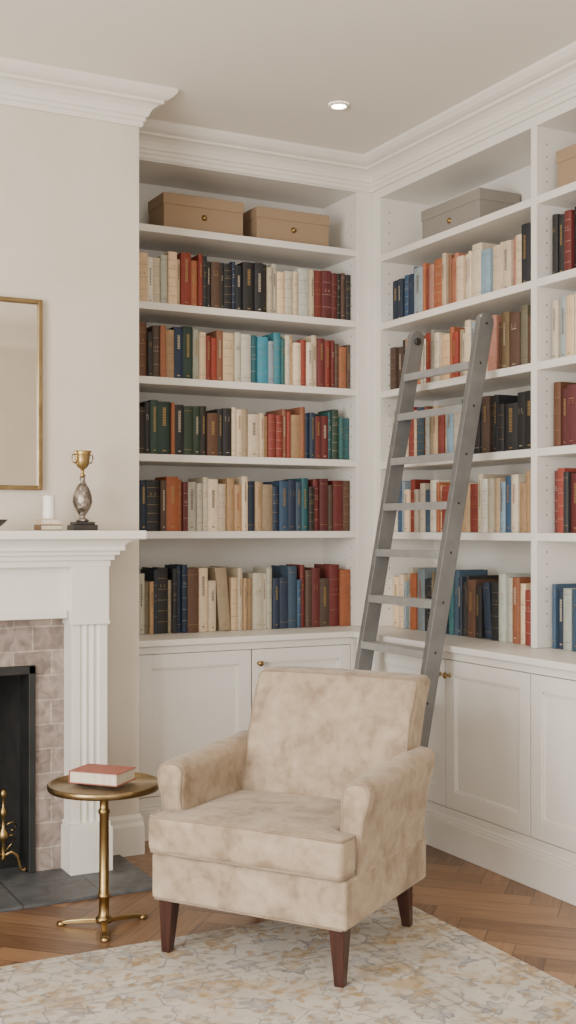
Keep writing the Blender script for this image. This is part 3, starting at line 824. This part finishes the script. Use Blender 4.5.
def f_back(x,y,z):
    t=(z+bh/2)/bh
    y2=y+.31*(z+bh/2)
    u=x/(bw_/2)
    y2-= (.014*(1-u*u)*math.sin(math.pi*min(1,max(0,t)))+.002*math.sin(15*x+9*z)) if y<0 else 0
    x2=x*(.965+.035*t)
    y2+= .02*sm(.75,1,t)
    z2=z+.005*(1-u*u)*sm(.7,1,t)
    return (x2,y2,z2)
bc=(.014,.168,.315+bh/2)
w=MB(); w.rbox(bc,(bw_,.13,bh),br,f_back,nin=14,nr=5)
for yy,sg in ((-.065,1),(.065,-1)):
    q=br*(1-.707); path=[]
    for (x,z) in rr_path(bw_/2-q,bh/2-q,.021,18):
        a=f_back(x,yy+sg*q,z); path.append((a[0]+bc[0],a[1]+bc[1],a[2]+bc[2]))
    w.tube(path,.004,6,1,closed=True)
w.obj('backrest',[M_FABRIC,M_PIPE],ch,local=True)
def leg(x,y,tx,ty,zb=0):
    w=MB(); a=.026; b=.0145; zt=.182
    vs=[(tx-b,ty-b,zb),(tx+b,ty-b,zb),(tx+b,ty+b,zb),(tx-b,ty+b,zb),(x-a,y-a,zt),(x+a,y-a,zt),(x+a,y+a,zt),(x-a,y+a,zt)]
    w.add(vs,[(0,3,2,1),(4,5,6,7),(0,1,5,4),(1,2,6,5),(2,3,7,6),(3,0,4,7)])
    w.obj('leg',[M_WALNUT],ch,local=True,bevel=.003)
leg(-.300,-.268,-.305,-.274); leg(.300,-.268,.305,-.274); leg(-.295,.265,-.315,.335); leg(.28,.25,.27,.315)

# ------------------------------------------------------------------ lights
Dl=thing('downlight',(2.55,4.43,CEIL-.012),'round recessed ceiling downlight, switched on','ceiling light')
w=MB(); seg=40; vs=[];fs=[]
pr=[(.026,.0115),(.030,.004),(.034,.001),(.040,.0),(.042,.004),(.042,.0115)]
for r,z in pr:
    for i in range(seg): a=2*math.pi*i/seg; vs.append((r*math.cos(a),r*math.sin(a),z))
for j in range(len(pr)-1):
    for i in range(seg): fs.append((j*seg+i,j*seg+(i+1)%seg,(j+1)*seg+(i+1)%seg,(j+1)*seg+i))
w.add(vs,fs,0,True).obj('bezel',[M_TRIM],Dl,local=True)
me_,n2,l2,p2=nt('lamp_glow'); p2.inputs['Emission Color'].default_value=(1,.84,.62,1); p2.inputs['Emission Strength'].default_value=30
MB().lathe([(.001,.004),(.032,.004),(.032,.011),(.001,.011)],32).obj('bulb',[me_],Dl,local=True)
def lamp(name,kind,loc,rot,energy,color,**k):
    d=bpy.data.lights.new(name,kind); d.energy=energy; d.color=color
    for a,v in k.items(): setattr(d,a,v)
    o=bpy.data.objects.new(name,d); o.location=loc; o.rotation_euler=rot; COL.objects.link(o); return o
lamp('spot_lamp','SPOT',(2.55,4.43,CEIL-.03),(0,0,0),26,(1,.86,.70),spot_size=math.radians(120),spot_blend=1,shadow_soft_size=.05)
lamp('window_light_left','AREA',(LX+.03,1.5,1.55),(0,math.radians(-90),0),285,(1,.97,.92),shape='RECTANGLE',size=2.3,size_y=2.5)
lamp('window_light_front','AREA',(.1,RY+.03,1.55),(math.radians(90),0,0),80,(1,.965,.915),shape='RECTANGLE',size=2.7,size_y=2.3)
wd=bpy.data.worlds.new('world'); scene.world=wd; wd.use_nodes=True
wd.node_tree.nodes['Background'].inputs[0].default_value=(.95,.96,1,1); wd.node_tree.nodes['Background'].inputs[1].default_value=1.0

# ------------------------------------------------------------------ camera
cd=bpy.data.cameras.new('camera'); cam=bpy.data.objects.new('camera',cd); COL.objects.link(cam)
cam.location=(0,0,1.35); cam.rotation_euler=(math.radians(90),0,math.radians(-27.5))
cd.sensor_width=36; cd.sensor_fit='AUTO'; cd.lens=1200/1024*36; cd.shift_y=16/1024; cd.clip_start=.05
scene.camera=cam
